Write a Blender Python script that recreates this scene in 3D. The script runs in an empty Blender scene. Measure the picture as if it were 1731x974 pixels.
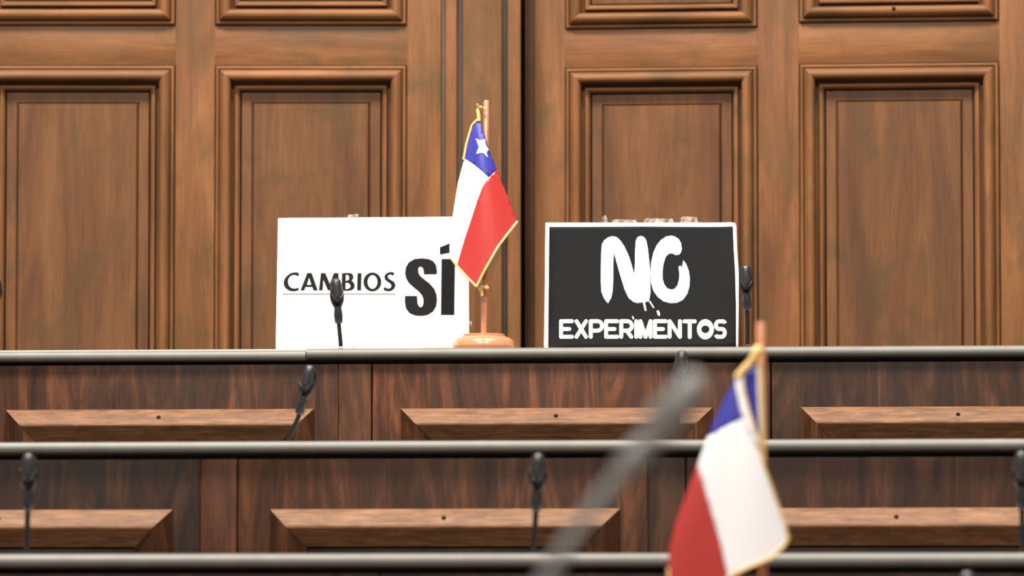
import bpy, bmesh, math, random
from mathutils import Vector, Matrix
random.seed(7)
C = bpy.context.scene.collection
R = math.radians

# ------------------------------------------------------------------ camera
F = 8764.0                      # focal length in pixels of the 1731 x 974 frame
TILT = R(4.0)
CAM = Vector((0, -8, 0))
cd = bpy.data.cameras.new('camera'); cam = bpy.data.objects.new('camera', cd); C.objects.link(cam)
cam.location = CAM; cam.rotation_euler = (R(90) + TILT, 0, 0)
cd.sensor_width = 36; cd.lens = F / 1731 * 36
cd.clip_start = 0.05; cd.clip_end = 60
cd.dof.use_dof = True; cd.dof.focus_distance = 8.08; cd.dof.aperture_fstop = 6.9
bpy.context.scene.camera = cam

# ------------------------------------------------------------------ world, lamps, exposure
w = bpy.data.worlds.new('world'); bpy.context.scene.world = w; w.use_nodes = True
w.node_tree.nodes['Background'].inputs[0].default_value = (1.0, 0.95, 0.89, 1)
w.node_tree.nodes['Background'].inputs[1].default_value = 0.17
def area(name, loc, target, sx, sy, power, col=(1, 0.95, 0.88)):
    l = bpy.data.lights.new(name, 'AREA'); l.shape = 'RECTANGLE'; l.size = sx; l.size_y = sy
    l.energy = power; l.color = col
    o = bpy.data.objects.new(name, l); C.objects.link(o); o.location = loc
    o.rotation_euler = (Vector(target) - Vector(loc)).to_track_quat('-Z', 'Y').to_euler()
area('unseen_overhead_light', (-2.4, -8.2, 5.6), (0, -0.8, 0.3), 1.4, 1.0, 430)  # unseen frontal pair, set far back as fill on the foreground flag
area('unseen_overhead_light', (1.6, -8.2, 5.6), (0, -0.8, 0.3), 1.4, 1.0, 290)
area('unseen_overhead_light', (-1.9, -2.3, 6.0), (0, 0.2, 0.3), 1.4, 1.0, 580)  # added unseen pair, steep, to brighten moulding tops and deepen undercuts
area('unseen_overhead_light', (1.3, -2.3, 6.0), (0, 0.2, 0.3), 1.4, 1.0, 400)
vs = bpy.context.scene.view_settings
vs.view_transform = 'Standard'; vs.look = 'None'; vs.gamma = 1; vs.use_curve_mapping = False
vs.exposure = 0.42

# ------------------------------------------------------------------ materials
def new_mat(name):
    m = bpy.data.materials.new(name); m.use_nodes = True
    return m, m.node_tree.nodes, m.node_tree.links, m.node_tree.nodes['Principled BSDF']
def wood(name, c0, c1, c2, axis, rough=0.42, grain=60, blotch=3.0, dirt=(0.05, 0.04, 0.02), dirt_amt=0.5, spec=0.4, iso=3.0, ratio=0.06, dist=0.6, fine=(0.80, 1.16)):
    """grain runs along axis ('x' or 'z'); three tones; Object colour tints each board"""
    m, N, L, b = new_mat(name)
    tc = N.new('ShaderNodeTexCoord'); oi = N.new('ShaderNodeObjectInfo')
    off = N.new('ShaderNodeVectorMath'); off.operation = 'SCALE'; off.inputs[0].default_value = (17, 9, 23)
    L.new(oi.outputs['Random'], off.inputs['Scale'])
    ad = N.new('ShaderNodeVectorMath'); ad.operation = 'ADD'
    L.new(tc.outputs['Object'], ad.inputs[0]); L.new(off.outputs[0], ad.inputs[1])
    def noise(sx, sz, detail, rgh=0.55, dist=0.0):
        mp = N.new('ShaderNodeMapping'); mp.inputs['Scale'].default_value = (sx, (sx + sz) / 2, sz)
        L.new(ad.outputs[0], mp.inputs['Vector'])
        n = N.new('ShaderNodeTexNoise'); n.inputs['Scale'].default_value = 1
        n.inputs['Detail'].default_value = detail; n.inputs['Roughness'].default_value = rgh
        n.inputs['Distortion'].default_value = dist
        L.new(mp.outputs[0], n.inputs['Vector']); return n
    lo = grain * ratio
    g = noise(lo, grain, 6, 0.58, dist) if axis == 'x' else noise(grain, lo, 6, 0.58, dist)
    f = noise(14, 700, 3) if axis == 'x' else noise(700, 14, 3)
    bl = noise(blotch, blotch * iso, 4, 0.6, 0.4) if axis == 'x' else noise(blotch * iso, blotch, 4, 0.6, 0.4)
    rp = N.new('ShaderNodeValToRGB'); e = rp.color_ramp.elements
    e[0].position = 0.30; e[0].color = (*c0, 1); e[1].position = 0.72; e[1].color = (*c2, 1)
    x = e.new(0.5); x.color = (*c1, 1)
    L.new(g.outputs['Fac'], rp.inputs['Fac'])
    r2 = N.new('ShaderNodeMapRange'); r2.inputs['From Min'].default_value = 0.3; r2.inputs['From Max'].default_value = 0.7
    r2.inputs['To Min'].default_value = fine[0]; r2.inputs['To Max'].default_value = fine[1]
    L.new(f.outputs['Fac'], r2.inputs['Value'])
    mu = N.new('ShaderNodeMix'); mu.data_type = 'RGBA'; mu.blend_type = 'MULTIPLY'; mu.inputs[0].default_value = 1
    L.new(rp.outputs[0], mu.inputs[6]); L.new(r2.outputs[0], mu.inputs[7])
    r3 = N.new('ShaderNodeMapRange'); r3.inputs['From Min'].default_value = 0.50; r3.inputs['From Max'].default_value = 0.72
    r3.inputs['To Max'].default_value = dirt_amt
    L.new(bl.outputs['Fac'], r3.inputs['Value'])
    md = N.new('ShaderNodeMix'); md.data_type = 'RGBA'; md.inputs[7].default_value = (*dirt, 1)
    L.new(r3.outputs[0], md.inputs[0]); L.new(mu.outputs[2], md.inputs[6])
    mt = N.new('ShaderNodeMix'); mt.data_type = 'RGBA'; mt.blend_type = 'MULTIPLY'; mt.inputs[0].default_value = 1
    L.new(md.outputs[2], mt.inputs[6]); L.new(oi.outputs['Color'], mt.inputs[7])
    L.new(mt.outputs[2], b.inputs['Base Color'])
    bp = N.new('ShaderNodeBump'); bp.inputs['Strength'].default_value = 0.25; bp.inputs['Distance'].default_value = 0.0015
    L.new(g.outputs['Fac'], bp.inputs['Height']); L.new(bp.outputs[0], b.inputs['Normal'])
    b.inputs['Roughness'].default_value = rough; b.inputs['Specular IOR Level'].default_value = spec
    return m
def plain(name, col, rough=0.5, metal=0.0, spec=0.5, noise_amt=0.1, scale=60, sheen=0.0):
    m, N, L, b = new_mat(name)
    tc = N.new('ShaderNodeTexCoord'); n = N.new('ShaderNodeTexNoise')
    n.inputs['Scale'].default_value = scale; n.inputs['Detail'].default_value = 4
    L.new(tc.outputs['Object'], n.inputs['Vector'])
    mr = N.new('ShaderNodeMapRange'); mr.inputs['To Min'].default_value = 1 - noise_amt; mr.inputs['To Max'].default_value = 1 + noise_amt
    L.new(n.outputs['Fac'], mr.inputs['Value'])
    mx = N.new('ShaderNodeMix'); mx.data_type = 'RGBA'; mx.blend_type = 'MULTIPLY'; mx.inputs[0].default_value = 1
    mx.inputs[6].default_value = (*col, 1); L.new(mr.outputs[0], mx.inputs[7])
    L.new(mx.outputs[2], b.inputs['Base Color'])
    b.inputs['Roughness'].default_value = rough; b.inputs['Metallic'].default_value = metal
    b.inputs['Specular IOR Level'].default_value = spec; b.inputs['Sheen Weight'].default_value = sheen
    return m
M = {}
for ax in 'xz':
    M['oak_' + ax] = wood('door_wood_' + ax, (0.088, 0.0355, 0.0128), (0.136, 0.0555, 0.0200), (0.186, 0.079, 0.0285), ax,
                          rough=0.5, grain=22, blotch=9.0, iso=1.5, ratio=0.12, dirt=(0.075, 0.044, 0.017), dirt_amt=0.75, spec=0.18)
    M['walnut_' + ax] = wood('desk_wood_' + ax, (0.015, 0.0056, 0.0024), (0.038, 0.0140, 0.0058), (0.100, 0.0370, 0.0148), ax,
                             rough=0.5, grain=17, blotch=5.0, ratio=0.16, dist=2.2, dirt=(0.024, 0.013, 0.008), dirt_amt=0.5, spec=0.12, fine=(0.70, 1.25))
    M['rail_' + ax] = wood('desk_moulding_wood_' + ax, (0.084, 0.037, 0.0165), (0.130, 0.059, 0.0265), (0.182, 0.087, 0.042), ax,
                           rough=0.55, grain=160, blotch=22.0, ratio=0.16, fine=(0.62, 1.22), dirt=(0.07, 0.034, 0.018), dirt_amt=0.5, spec=0.18)
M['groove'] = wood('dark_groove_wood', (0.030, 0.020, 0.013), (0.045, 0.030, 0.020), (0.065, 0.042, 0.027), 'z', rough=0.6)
M['nosing'] = plain('grey_edge_strip', (0.125, 0.118, 0.104), 0.45, spec=0.35, noise_amt=0.22, scale=25)
M['top'] = plain('desk_top', (0.34, 0.29, 0.25), 0.5)
M['gap'] = plain('painted_shade_black', (0.012, 0.009, 0.008), 0.8)  # near-black that paints in the shade under the desk edges
M['floor'] = plain('carpet', (0.09, 0.03, 0.025), 0.95, noise_amt=0.3, scale=200)
M['wall'] = M['oak_z']
M['screw'] = plain('dark_screw', (0.008, 0.007, 0.006), 0.9, spec=0.1)
M['black'] = plain('black_plastic', (0.005, 0.005, 0.006), 0.22, spec=0.4, noise_amt=0.15)
M['neck'] = plain('black_gooseneck', (0.006, 0.006, 0.007), 0.35, spec=0.3)
M['collar'] = plain('glossy_black', (0.012, 0.012, 0.013), 0.16, spec=0.8)
def grille_mat():
    m, N, L, b = new_mat('microphone_grille')
    tc = N.new('ShaderNodeTexCoord'); v = N.new('ShaderNodeTexVoronoi'); v.inputs['Scale'].default_value = 700
    L.new(tc.outputs['Object'], v.inputs['Vector'])
    rp = N.new('ShaderNodeValToRGB'); rp.color_ramp.elements[0].position = 0.25; rp.color_ramp.elements[1].position = 0.6
    rp.color_ramp.elements[0].color = (0.003, 0.003, 0.003, 1); rp.color_ramp.elements[1].color = (0.026, 0.026, 0.028, 1)
    L.new(v.outputs['Distance'], rp.inputs['Fac']); L.new(rp.outputs[0], b.inputs['Base Color'])
    b.inputs['Roughness'].default_value = 0.3
    bp = N.new('ShaderNodeBump'); bp.inputs['Strength'].default_value = 0.3; bp.inputs['Distance'].default_value = 0.0005
    L.new(v.outputs['Distance'], bp.inputs['Height']); L.new(bp.outputs[0], b.inputs['Normal'])
    return m
M['grille'] = grille_mat()
M['grey_metal'] = plain('worn_grey_metal', (0.16, 0.155, 0.15), 0.42, metal=0.2)
M['paper'] = plain('white_paper', (0.84, 0.84, 0.85), 0.6, noise_amt=0.01, scale=8)
M['ink'] = plain('black_ink', (0.0085, 0.0085, 0.009), 0.8, spec=0.12, noise_amt=0.1)
M['grey_ink'] = plain('grey_ink', (0.20, 0.20, 0.205), 0.6, noise_amt=0.03)
M['white_ink'] = plain('white_print', (0.86, 0.86, 0.85), 0.6, noise_amt=0.01)
M['flag_white'] = plain('white_satin', (0.70, 0.69, 0.69), 0.5, noise_amt=0.03, scale=20, sheen=0.0)
M['flag_red'] = plain('red_satin', (0.34, 0.026, 0.022), 0.36, noise_amt=0.06, scale=20, sheen=0.0)
M['flag_blue'] = plain('blue_satin', (0.030, 0.031, 0.25), 0.38, noise_amt=0.06, scale=20, sheen=0.0)
M['gold'] = plain('gold_cord', (0.66, 0.43, 0.15), 0.5, noise_amt=0.3, scale=900)
M['brass'] = plain('brass', (0.75, 0.55, 0.22), 0.25, metal=0.9)
M['pole'] = plain('varnished_pole_wood', (0.42, 0.17, 0.085), 0.22, spec=0.6, noise_amt=0.18, scale=60)
def clear_mat(name, gloss, col=(1, 1, 1)):
    m, N, L, b = new_mat(name); N.remove(b)
    t = N.new('ShaderNodeBsdfTransparent'); g = N.new('ShaderNodeBsdfGlossy'); g.inputs['Roughness'].default_value = 0.12
    g.inputs['Color'].default_value = (*col, 1)
    mx = N.new('ShaderNodeMixShader'); mx.inputs[0].default_value = gloss
    L.new(t.outputs[0], mx.inputs[1]); L.new(g.outputs[0], mx.inputs[2])
    L.new(mx.outputs[0], N['Material Output'].inputs['Surface']); return m
M['acrylic'] = clear_mat('clear_acrylic', 0.02)
def tape_mat():
    m, N, L, b = new_mat('clear_tape'); b.inputs['Base Color'].default_value = (0.85, 0.8, 0.72, 1)
    tc = N.new('ShaderNodeTexCoord'); n = N.new('ShaderNodeTexNoise'); n.inputs['Scale'].default_value = 130
    L.new(tc.outputs['Object'], n.inputs['Vector'])
    mr = N.new('ShaderNodeMapRange'); mr.inputs['From Min'].default_value = 0.4; mr.inputs['From Max'].default_value = 0.75
    mr.inputs['To Min'].default_value = 0.03; mr.inputs['To Max'].default_value = 0.28
    L.new(n.outputs['Fac'], mr.inputs['Value']); L.new(mr.outputs[0], b.inputs['Alpha'])
    b.inputs['Roughness'].default_value = 0.2; return m
M['tape'] = tape_mat()

# ------------------------------------------------------------------ helpers
class Frame:
    """upright work plane: local x along it, local y away from the camera, z up"""
    def __init__(s, origin, yaw=0.0, lean=0.0):
        s.m = Matrix.Translation(origin) @ Matrix.Rotation(R(yaw), 4, 'Z') @ Matrix.Rotation(R(lean), 4, 'X')
        s.i = s.m.inverted()
    def hit(s, px, py, y=0.0):
        d = Vector(((px - 865.5) / F, math.cos(TILT) - math.sin(TILT) * (487 - py) / F,
                    math.sin(TILT) + math.cos(TILT) * (487 - py) / F))
        a = s.i @ CAM; b = s.i.to_3x3() @ d
        t = (y - a.y) / b.y
        p = a + b * t
        return p.x, p.z
    def P(s, px, py, y=0.0):
        x, z = s.hit(px, py, y); return Vector((x, y, z))

def mesh_obj(name, verts, faces, mat, parent=None, matrix=None, smooth=35, color=None, loc=None):
    me = bpy.data.meshes.new(name); me.from_pydata([tuple(v) for v in verts], [], faces)
    bm = bmesh.new(); bm.from_mesh(me); bmesh.ops.recalc_face_normals(bm, faces=bm.faces[:]); bm.to_mesh(me); bm.free()
    return link(name, me, mat, parent, matrix, smooth, color, loc)
def link(name, me, mat, parent=None, matrix=None, smooth=35, color=None, loc=None):
    if mat and not me.materials: me.materials.append(mat)
    if smooth:
        for p in me.polygons: p.use_smooth = True
        me.set_sharp_from_angle(angle=R(smooth))
    o = bpy.data.objects.new(name, me); C.objects.link(o)
    if parent: o.parent = parent
    if matrix is not None: o.matrix_local = matrix
    if loc is not None: o.location = loc
    o.color = (*color, 1) if color else (1, 1, 1, 1)
    return o
def bm_obj(name, bm, mat, **k):
    me = bpy.data.meshes.new(name); bmesh.ops.recalc_face_normals(bm, faces=bm.faces[:]); bm.to_mesh(me); bm.free()
    return link(name, me, mat, **k)
def tag(o, label, cat=None, group=None, kind=None):
    if label: o['label'] = label
    if cat: o['category'] = cat
    if group: o['group'] = group
    if kind: o['kind'] = kind
    return o
def thing(name, label, cat, frame, base, group=None):
    o = bpy.data.objects.new(name, None); C.objects.link(o); o.empty_display_size = 0.05
    o.matrix_world = frame.m @ Matrix.Translation(base)
    BASE[o.name] = -Vector(base)
    return tag(o, label, cat, group)
BASE = {}
def off(t): return BASE.get(t.name, Vector((0, 0, 0)))
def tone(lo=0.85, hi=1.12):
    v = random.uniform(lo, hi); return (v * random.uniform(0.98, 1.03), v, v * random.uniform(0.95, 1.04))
def box(name, x0, x1, y0, y1, z0, z1, mat, parent, bev=0.0015, color=None):
    bm = bmesh.new(); bmesh.ops.create_cube(bm, size=1)
    for v in bm.verts:
        v.co = Vector(((x0 + x1) / 2 + v.co.x * (x1 - x0), (y0 + y1) / 2 + v.co.y * (y1 - y0), (z0 + z1) / 2 + v.co.z * (z1 - z0)))
    if bev: bmesh.ops.bevel(bm, geom=bm.edges[:], offset=bev, segments=2, affect='EDGES', profile=0.5)
    return bm_obj(name, bm, mat, parent=parent, loc=off(parent) if parent else None, color=color or tone())
def strips(rect, prof, y, mats, parent, sides='tblr', name='moulding_strip', color=None, back=0.004):
    """four mitred lengths of moulding around rect; prof = (inward distance, height towards the room) in metres"""
    x0, x1, z0, z1 = rect
    pr = [(prof[0][0], -back)] + list(prof) + [(prof[-1][0], -back)] if prof[-1][1] > -back else [(prof[0][0], prof[-1][1] - back)] + list(prof)
    n = len(pr)
    for s in sides:
        v = []
        for (d, h) in pr:
            if s == 't': a, b = (x0 + d, z1 - d), (x1 - d, z1 - d)
            elif s == 'b': a, b = (x0 + d, z0 + d), (x1 - d, z0 + d)
            elif s == 'l': a, b = (x0 + d, z0 + d), (x0 + d, z1 - d)
            else: a, b = (x1 - d, z0 + d), (x1 - d, z1 - d)
            v += [(a[0], y - h, a[1]), (b[0], y - h, b[1])]
        f = [(2 * i, 2 * i + 1, 2 * ((i + 1) % n) + 1, 2 * ((i + 1) % n)) for i in range(n)]
        f += [tuple(2 * i for i in range(n)), tuple(2 * i + 1 for i in reversed(range(n)))]
        mesh_obj(name, v, f, mats[0] if s in 'tb' else mats[1], parent, loc=off(parent), smooth=28, color=color or tone(0.92, 1.1))
def lathe(bm, prof, seg=24, mat=Matrix.Identity(4), sx=1, sy=1):
    rings = []
    for (r, z) in prof:
        rings.append([bm.verts.new(mat @ Vector((r * math.cos(2 * math.pi * k / seg) * sx, r * math.sin(2 * math.pi * k / seg) * sy, z))) for k in range(seg)])
    for a, b in zip(rings, rings[1:]):
        for k in range(seg): bm.faces.new((a[k], a[(k + 1) % seg], b[(k + 1) % seg], b[k]))
    bm.faces.new(rings[0][::-1]); bm.faces.new(rings[-1])
    return bm
def tube(bm, pts, r, seg=10, flat=1.0):
    pts = [Vector(p) for p in pts]; rings = []; ref = None
    for i, p in enumerate(pts):
        t = (pts[min(i + 1, len(pts) - 1)] - pts[max(i - 1, 0)]).normalized()
        if ref is None: ref = Vector((0, 1, 0)) if abs(t.y) < 0.9 else Vector((1, 0, 0))
        u = (ref - t * ref.dot(t)).normalized(); v = t.cross(u); ref = u
        rr = r[i] if isinstance(r, (list, tuple)) else r
        rings.append([bm.verts.new(p + (u * math.cos(a) * flat + v * math.sin(a)) * rr) for a in (2 * math.pi * k / seg for k in range(seg))])
    for a, b in zip(rings, rings[1:]):
        for k in range(seg): bm.faces.new((a[k], a[(k + 1) % seg], b[(k + 1) % seg], b[k]))
    bm.faces.new(rings[0][::-1]); bm.faces.new(rings[-1]); return bm
def bez(p0, p1, p2, p3, n=16):
    out = []
    for i in range(n + 1):
        t = i / n; s = 1 - t
        out.append(p0 * s ** 3 + p1 * 3 * s * s * t + p2 * 3 * s * t * t + p3 * t ** 3)
    return out
def lerp_at(tab, z):
    """tab: (z, x) sorted by falling z"""
    if z >= tab[0][0]: return tab[0][1]
    for (za, xa), (zb, xb) in zip(tab, tab[1:]):
        if z >= zb: return xa + (xb - xa) * (za - z) / max(za - zb, 1e-9)
    return tab[-1][1]
def grow(lp, d):
    """move a closed outline outwards by d"""
    a = sum(p[0] * q[1] - q[0] * p[1] for p, q in zip(lp, lp[1:] + lp[:1])); sg = 1 if a > 0 else -1
    out = []; n = len(lp)
    for i in range(n):
        t = (Vector(lp[(i + 1) % n]) - Vector(lp[i - 1]))
        if t.length < 1e-9: out.append(lp[i]); continue
        t.normalize(); out.append((lp[i][0] + t.y * d * sg, lp[i][1] - t.x * d * sg))
    return out
def sheet(loops, depth, mat, name, parent, cut=None, thick=0.00015, smooth=60, color=None):
    """flat outline(s) in the x-z plane, first loop outer, others holes; filled, cut into a fine net and lifted to y = depth(x, z)"""
    bm = bmesh.new(); ed = []
    for lp in loops:
        vs_ = [bm.verts.new((x, 0, z)) for x, z in lp]
        for a, b in zip(vs_, vs_[1:] + vs_[:1]): ed.append(bm.edges.new((a, b)))
    bmesh.ops.triangle_fill(bm, edges=ed, use_beauty=True, use_dissolve=False)
    if cut:
        xs = [v.co.x for v in bm.verts]; zs = [v.co.z for v in bm.verts]
        for ax, lo, hi in ((0, min(xs), max(xs)), (2, min(zs), max(zs))):
            k = math.floor(lo / cut) + 1
            while k * cut < hi:
                co = [0, 0, 0]; co[ax] = k * cut; no = [0, 0, 0]; no[ax] = 1
                bmesh.ops.bisect_plane(bm, geom=bm.verts[:] + bm.edges[:] + bm.faces[:], dist=1e-7, plane_co=co, plane_no=no); k += 1
    for f in bm.faces:
        if f.normal.y > 0: f.normal_flip()
    for v in bm.verts: v.co.y = depth(v.co.x, v.co.z)
    me = bpy.data.meshes.new(name); bm.to_mesh(me); bm.free()
    o = link(name, me, mat, parent, loc=off(parent), smooth=smooth, color=color)
    md = o.modifiers.new('thickness', 'SOLIDIFY'); md.thickness = thick; md.offset = -1
    return o

# ------------------------------------------------------------------ tiers (setting)
YROW = {1: 0.0, 2: -0.9, 3: -1.8, 4: -2.7}
ROW = {1: Frame((0, 0.0, 0), -4.6), 2: Frame((0, -0.9, 0), -5.2), 3: Frame((0, -1.8, 0), -4.2), 4: Frame((0, -2.7, 0), -4.2)}
ROWF = Frame((0.15, -5.5, 0), 0)
ZTOP = {1: ROW[1].hit(865, 587.5)[1], 2: ROW[2].hit(865, 744.5)[1], 3: ROW[3].hit(865, 936)[1]}
ZTOP[4] = ZTOP[3] - (ZTOP[2] - ZTOP[3])
ZF = {r: ZTOP[r] - 0.75 for r in ZTOP}
fv, ff = [], []
for r, back in ((1, 2.2), (2, 1.0), (3, 1.0), (4, 1.0)):
    m = ROW[r].m
    b0 = len(fv)
    for z in (-1.6, ZF[r]):
        for (x, y) in ((-2.6, -0.08), (2.6, -0.08), (2.6, back), (-2.6, back)): fv.append(m @ Vector((x, y, z)))
    ff += [tuple(b0 + i for i in q) for q in ((0, 3, 2, 1), (4, 5, 6, 7), (0, 1, 5, 4), (1, 2, 6, 5), (2, 3, 7, 6), (3, 0, 4, 7))]
b0 = len(fv); ZG = ZF[4] - 0.17
for z in (-1.6, ZG):
    for (x, y) in ((-3, -9), (3, -9), (3, -2.4), (-3, -2.4)): fv.append(Vector((x, y, z)))
ff += [tuple(b0 + i for i in q) for q in ((0, 3, 2, 1), (4, 5, 6, 7), (0, 1, 5, 4), (1, 2, 6, 5), (2, 3, 7, 6), (3, 0, 4, 7))]
fl = mesh_obj('floor', fv, ff, M['floor'], smooth=0); fl['kind'] = 'structure'; fl['label'] = 'dark red carpeted tiers stepping up to the doors'

# ------------------------------------------------------------------ doors and wall
ZB = ZF[1]; ZT = 2.05
LEAF = {1: Frame((0, 1.10, 0), 0.0), 2: Frame((0, 1.17, 0), -5.5)}
mm = 0.001
BOLECTION = [(a * mm, b * mm) for a, b in ((0, 0), (0, 5), (2.5, 7), (5, 7), (5.6, 3), (7.2, 3), (7.6, 11), (9.5, 14.5), (13, 17.5), (17, 18.5), (20.5, 18), (23.5, 16),
             (26, 12.5), (26.8, 8), (27, -13), (33.5, -13), (33.8, -3.2), (35.2, -2), (38, -2), (40, -3.2), (42, -6.5), (43, -10), (43.2, -18))]
def leaf(n, xa, xb, panels, label):
    fr = LEAF[n]; X = lambda px: fr.hit(px, 350)[0]
    root = mesh_obj('door_%d' % n, [(x, y, z) for x in (X(xa), X(xb)) for y in (0.024, 0.045) for z in (ZB, ZT)],
                    [(0, 1, 3, 2), (4, 6, 7, 5), (0, 4, 5, 1), (2, 3, 7, 6), (0, 2, 6, 4), (1, 5, 7, 3)], M['groove'], matrix=fr.m, smooth=0)
    tag(root, label, kind='structure')
    (l1, r1, lo1, up1), (l2, r2, lo2, up2) = panels
    zlo, zup = fr.hit((l1 + r2) / 2, (lo1 + lo2) / 2)[1], fr.hit((l1 + r2) / 2, (up1 + up2) / 2)[1]
    xs = [X(xa), X(l1), X(r1), X(l2), X(r2), X(xb)]
    o_ = -0.0018                                # narrow dark joint between the mouldings and the stiles and rails
    for a, b in ((0, 1), (2, 3), (4, 5)):
        xl = xs[a] + (0 if a == 0 else -o_) ; xr = xs[b] + (0 if b == 5 else o_)
        box('stile', xl, xr, 0, 0.024, ZB, ZT, M['oak_z'], root, 0.0005, tone(0.97, 1.05))
    for (l, r, lo, up) in panels:
        x0, x1 = X(l), X(r); cx = (l + r) / 2
        zl, zu = fr.hit(cx, lo)[1], fr.hit(cx, up)[1]
        box('rail', x0 - 0.0018, x1 + 0.0018, 0.0001, 0.024, zl - o_, zu + o_, M['oak_x'], root, 0.0003, tone(0.97, 1.05))
        zbot = ZB + 0.13
        box('rail', x0 - 0.0018, x1 + 0.0018, 0.0001, 0.024, ZB, zbot + o_, M['oak_x'], root, 0.0008, tone())
        box('rail', x0 - 0.0018, x1 + 0.0018, 0.0001, 0.024, ZT - 0.13, ZT, M['oak_x'], root, 0.0008, tone())
        for (z0, z1) in ((zbot, zl), (zu, ZT - 0.13)):
            strips((x0, x1, z0, z1), BOLECTION, 0, (M['oak_x'], M['oak_z']), root, color=None)
            # raised and fielded panel
            e = 0.0445; m1 = e + 0.0195; m2 = m1 + 0.0035
            v = []
            for d, y in ((e + 0.0012, 0.0235), (e + 0.0012, 0.0125), (m1 - 0.0012, 0.0120), (m1 - 0.0008, 0.0150), (m1, 0.0150), (m2, 0.006)):
                v += [(x0 + d, y, z0 + d), (x1 - d, y, z0 + d), (x1 - d, y, z1 - d), (x0 + d, y, z1 - d)]
            f = [(20, 21, 22, 23), (3, 2, 1, 0)]
            for k in range(5):
                f += [(4 * k + i, 4 * k + (i + 1) % 4, 4 * k + 4 + (i + 1) % 4, 4 * k + 4 + i) for i in range(4)]
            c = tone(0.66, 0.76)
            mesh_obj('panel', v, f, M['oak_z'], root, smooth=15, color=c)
    return root, fr, X
d1, f1, X1 = leaf(1, -101, 745, ((-34, 294, 112, 42), (364, 686, 112, 42)), 'left leaf of the panelled wooden double door')
d2, f2, X2 = leaf(2, 904, 1750, ((957, 1280, 115, 47), (1353, 1689, 108, 36)), 'right leaf of the panelled wooden double door, slightly ajar')
# meeting strips on the left leaf
for nm, a, b, y0, y1, mt, c in (('groove_strip', 745, 753, 0.006, 0.045, 'groove', (2.0, 1.8, 1.5)), ('bead_strip', 753, 772, -0.010, 0.045, 'oak_z', (1.08, 1.0, 0.95)),
                             ('groove_strip', 772, 782, 0.004, 0.045, 'groove', (1.7, 1.6, 1.7)), ('astragal', 782, 848, -0.012, 0.045, 'oak_z', (0.86, 0.9, 0.88)),
                             ('groove_strip', 848, 858, 0.006, 0.045, 'groove', (1.3, 1.2, 0.95)), ('bead_strip', 858, 880, -0.010, 0.045, 'oak_z', (1.0, 0.97, 0.92))):
    box(nm, X1(a), X1(b), y0, y1, ZB, ZT, M[mt], d1, 0.0012, c)
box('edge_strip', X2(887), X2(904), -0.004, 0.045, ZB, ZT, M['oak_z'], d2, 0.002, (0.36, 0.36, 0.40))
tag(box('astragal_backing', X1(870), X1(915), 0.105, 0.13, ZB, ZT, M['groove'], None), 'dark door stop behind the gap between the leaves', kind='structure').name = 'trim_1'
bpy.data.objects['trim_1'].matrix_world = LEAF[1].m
# screw hole on the upper right panel moulding
def disc(name, p, n, r, mat, parent, depth=0.003):
    bm = bmesh.new(); q = Vector(n).to_track_quat('Z', 'Y').to_matrix().to_4x4()
    lathe(bm, [(r, -depth), (r, 0.0004), (r * 0.8, 0.001)], 12, Matrix.Translation(p) @ q)
    return bm_obj(name, bm, mat, parent=parent, loc=off(parent))
p = f2.P(1511, 15, -0.0175); disc('screw', p, (0, -1, 0.2), 0.004, M['screw'], d2)
# wall beside and above the doors
wl = Frame((0, 1.10, 0), 0)
for nm, xa, xb in (('wall_left', -3.0, X1(-101) - 0.09), ('wall_right', 1.03, 3.0)):
    o = box(nm, xa, xb, -0.02, 0.12, ZB, 3.2, M['oak_z'], None, 0.002, (0.9, 0.9, 0.9)); o.matrix_world = wl.m
    tag(o, 'brown wooden wall beside the double door', kind='structure')
for i, (xa, xb, za, zb) in enumerate(((X1(-101) - 0.09, X1(-101) - 0.003, ZB, 2.15), (0.945, 1.03, ZB, 2.15), (X1(-101) - 0.003, 0.945, 2.06, 2.15))):
    o = box('trim_%d' % (i + 2), xa, xb, -0.04, 0.12, za, zb, M['oak_z'], None, 0.004, (0.9, 0.9, 0.9)); o.matrix_world = wl.m
    tag(o, 'wooden frame around the double door', kind='structure')
o = box('trim_5', X1(-101) - 0.09, 1.03, -0.02, 0.12, 2.15, 3.2, M['oak_z'], None, 0.002, (0.9, 0.9, 0.9)); o.matrix_world = wl.m
tag(o, 'brown wooden panel above the double door', kind='structure')
o = box('wall_back', -3.0, 3.0, 0.20, 0.30, ZB, 3.2, M['groove'], None, 0.002, (1, 1, 1)); o.matrix_world = wl.m
tag(o, 'dark wall behind the double door', kind='structure')

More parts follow.
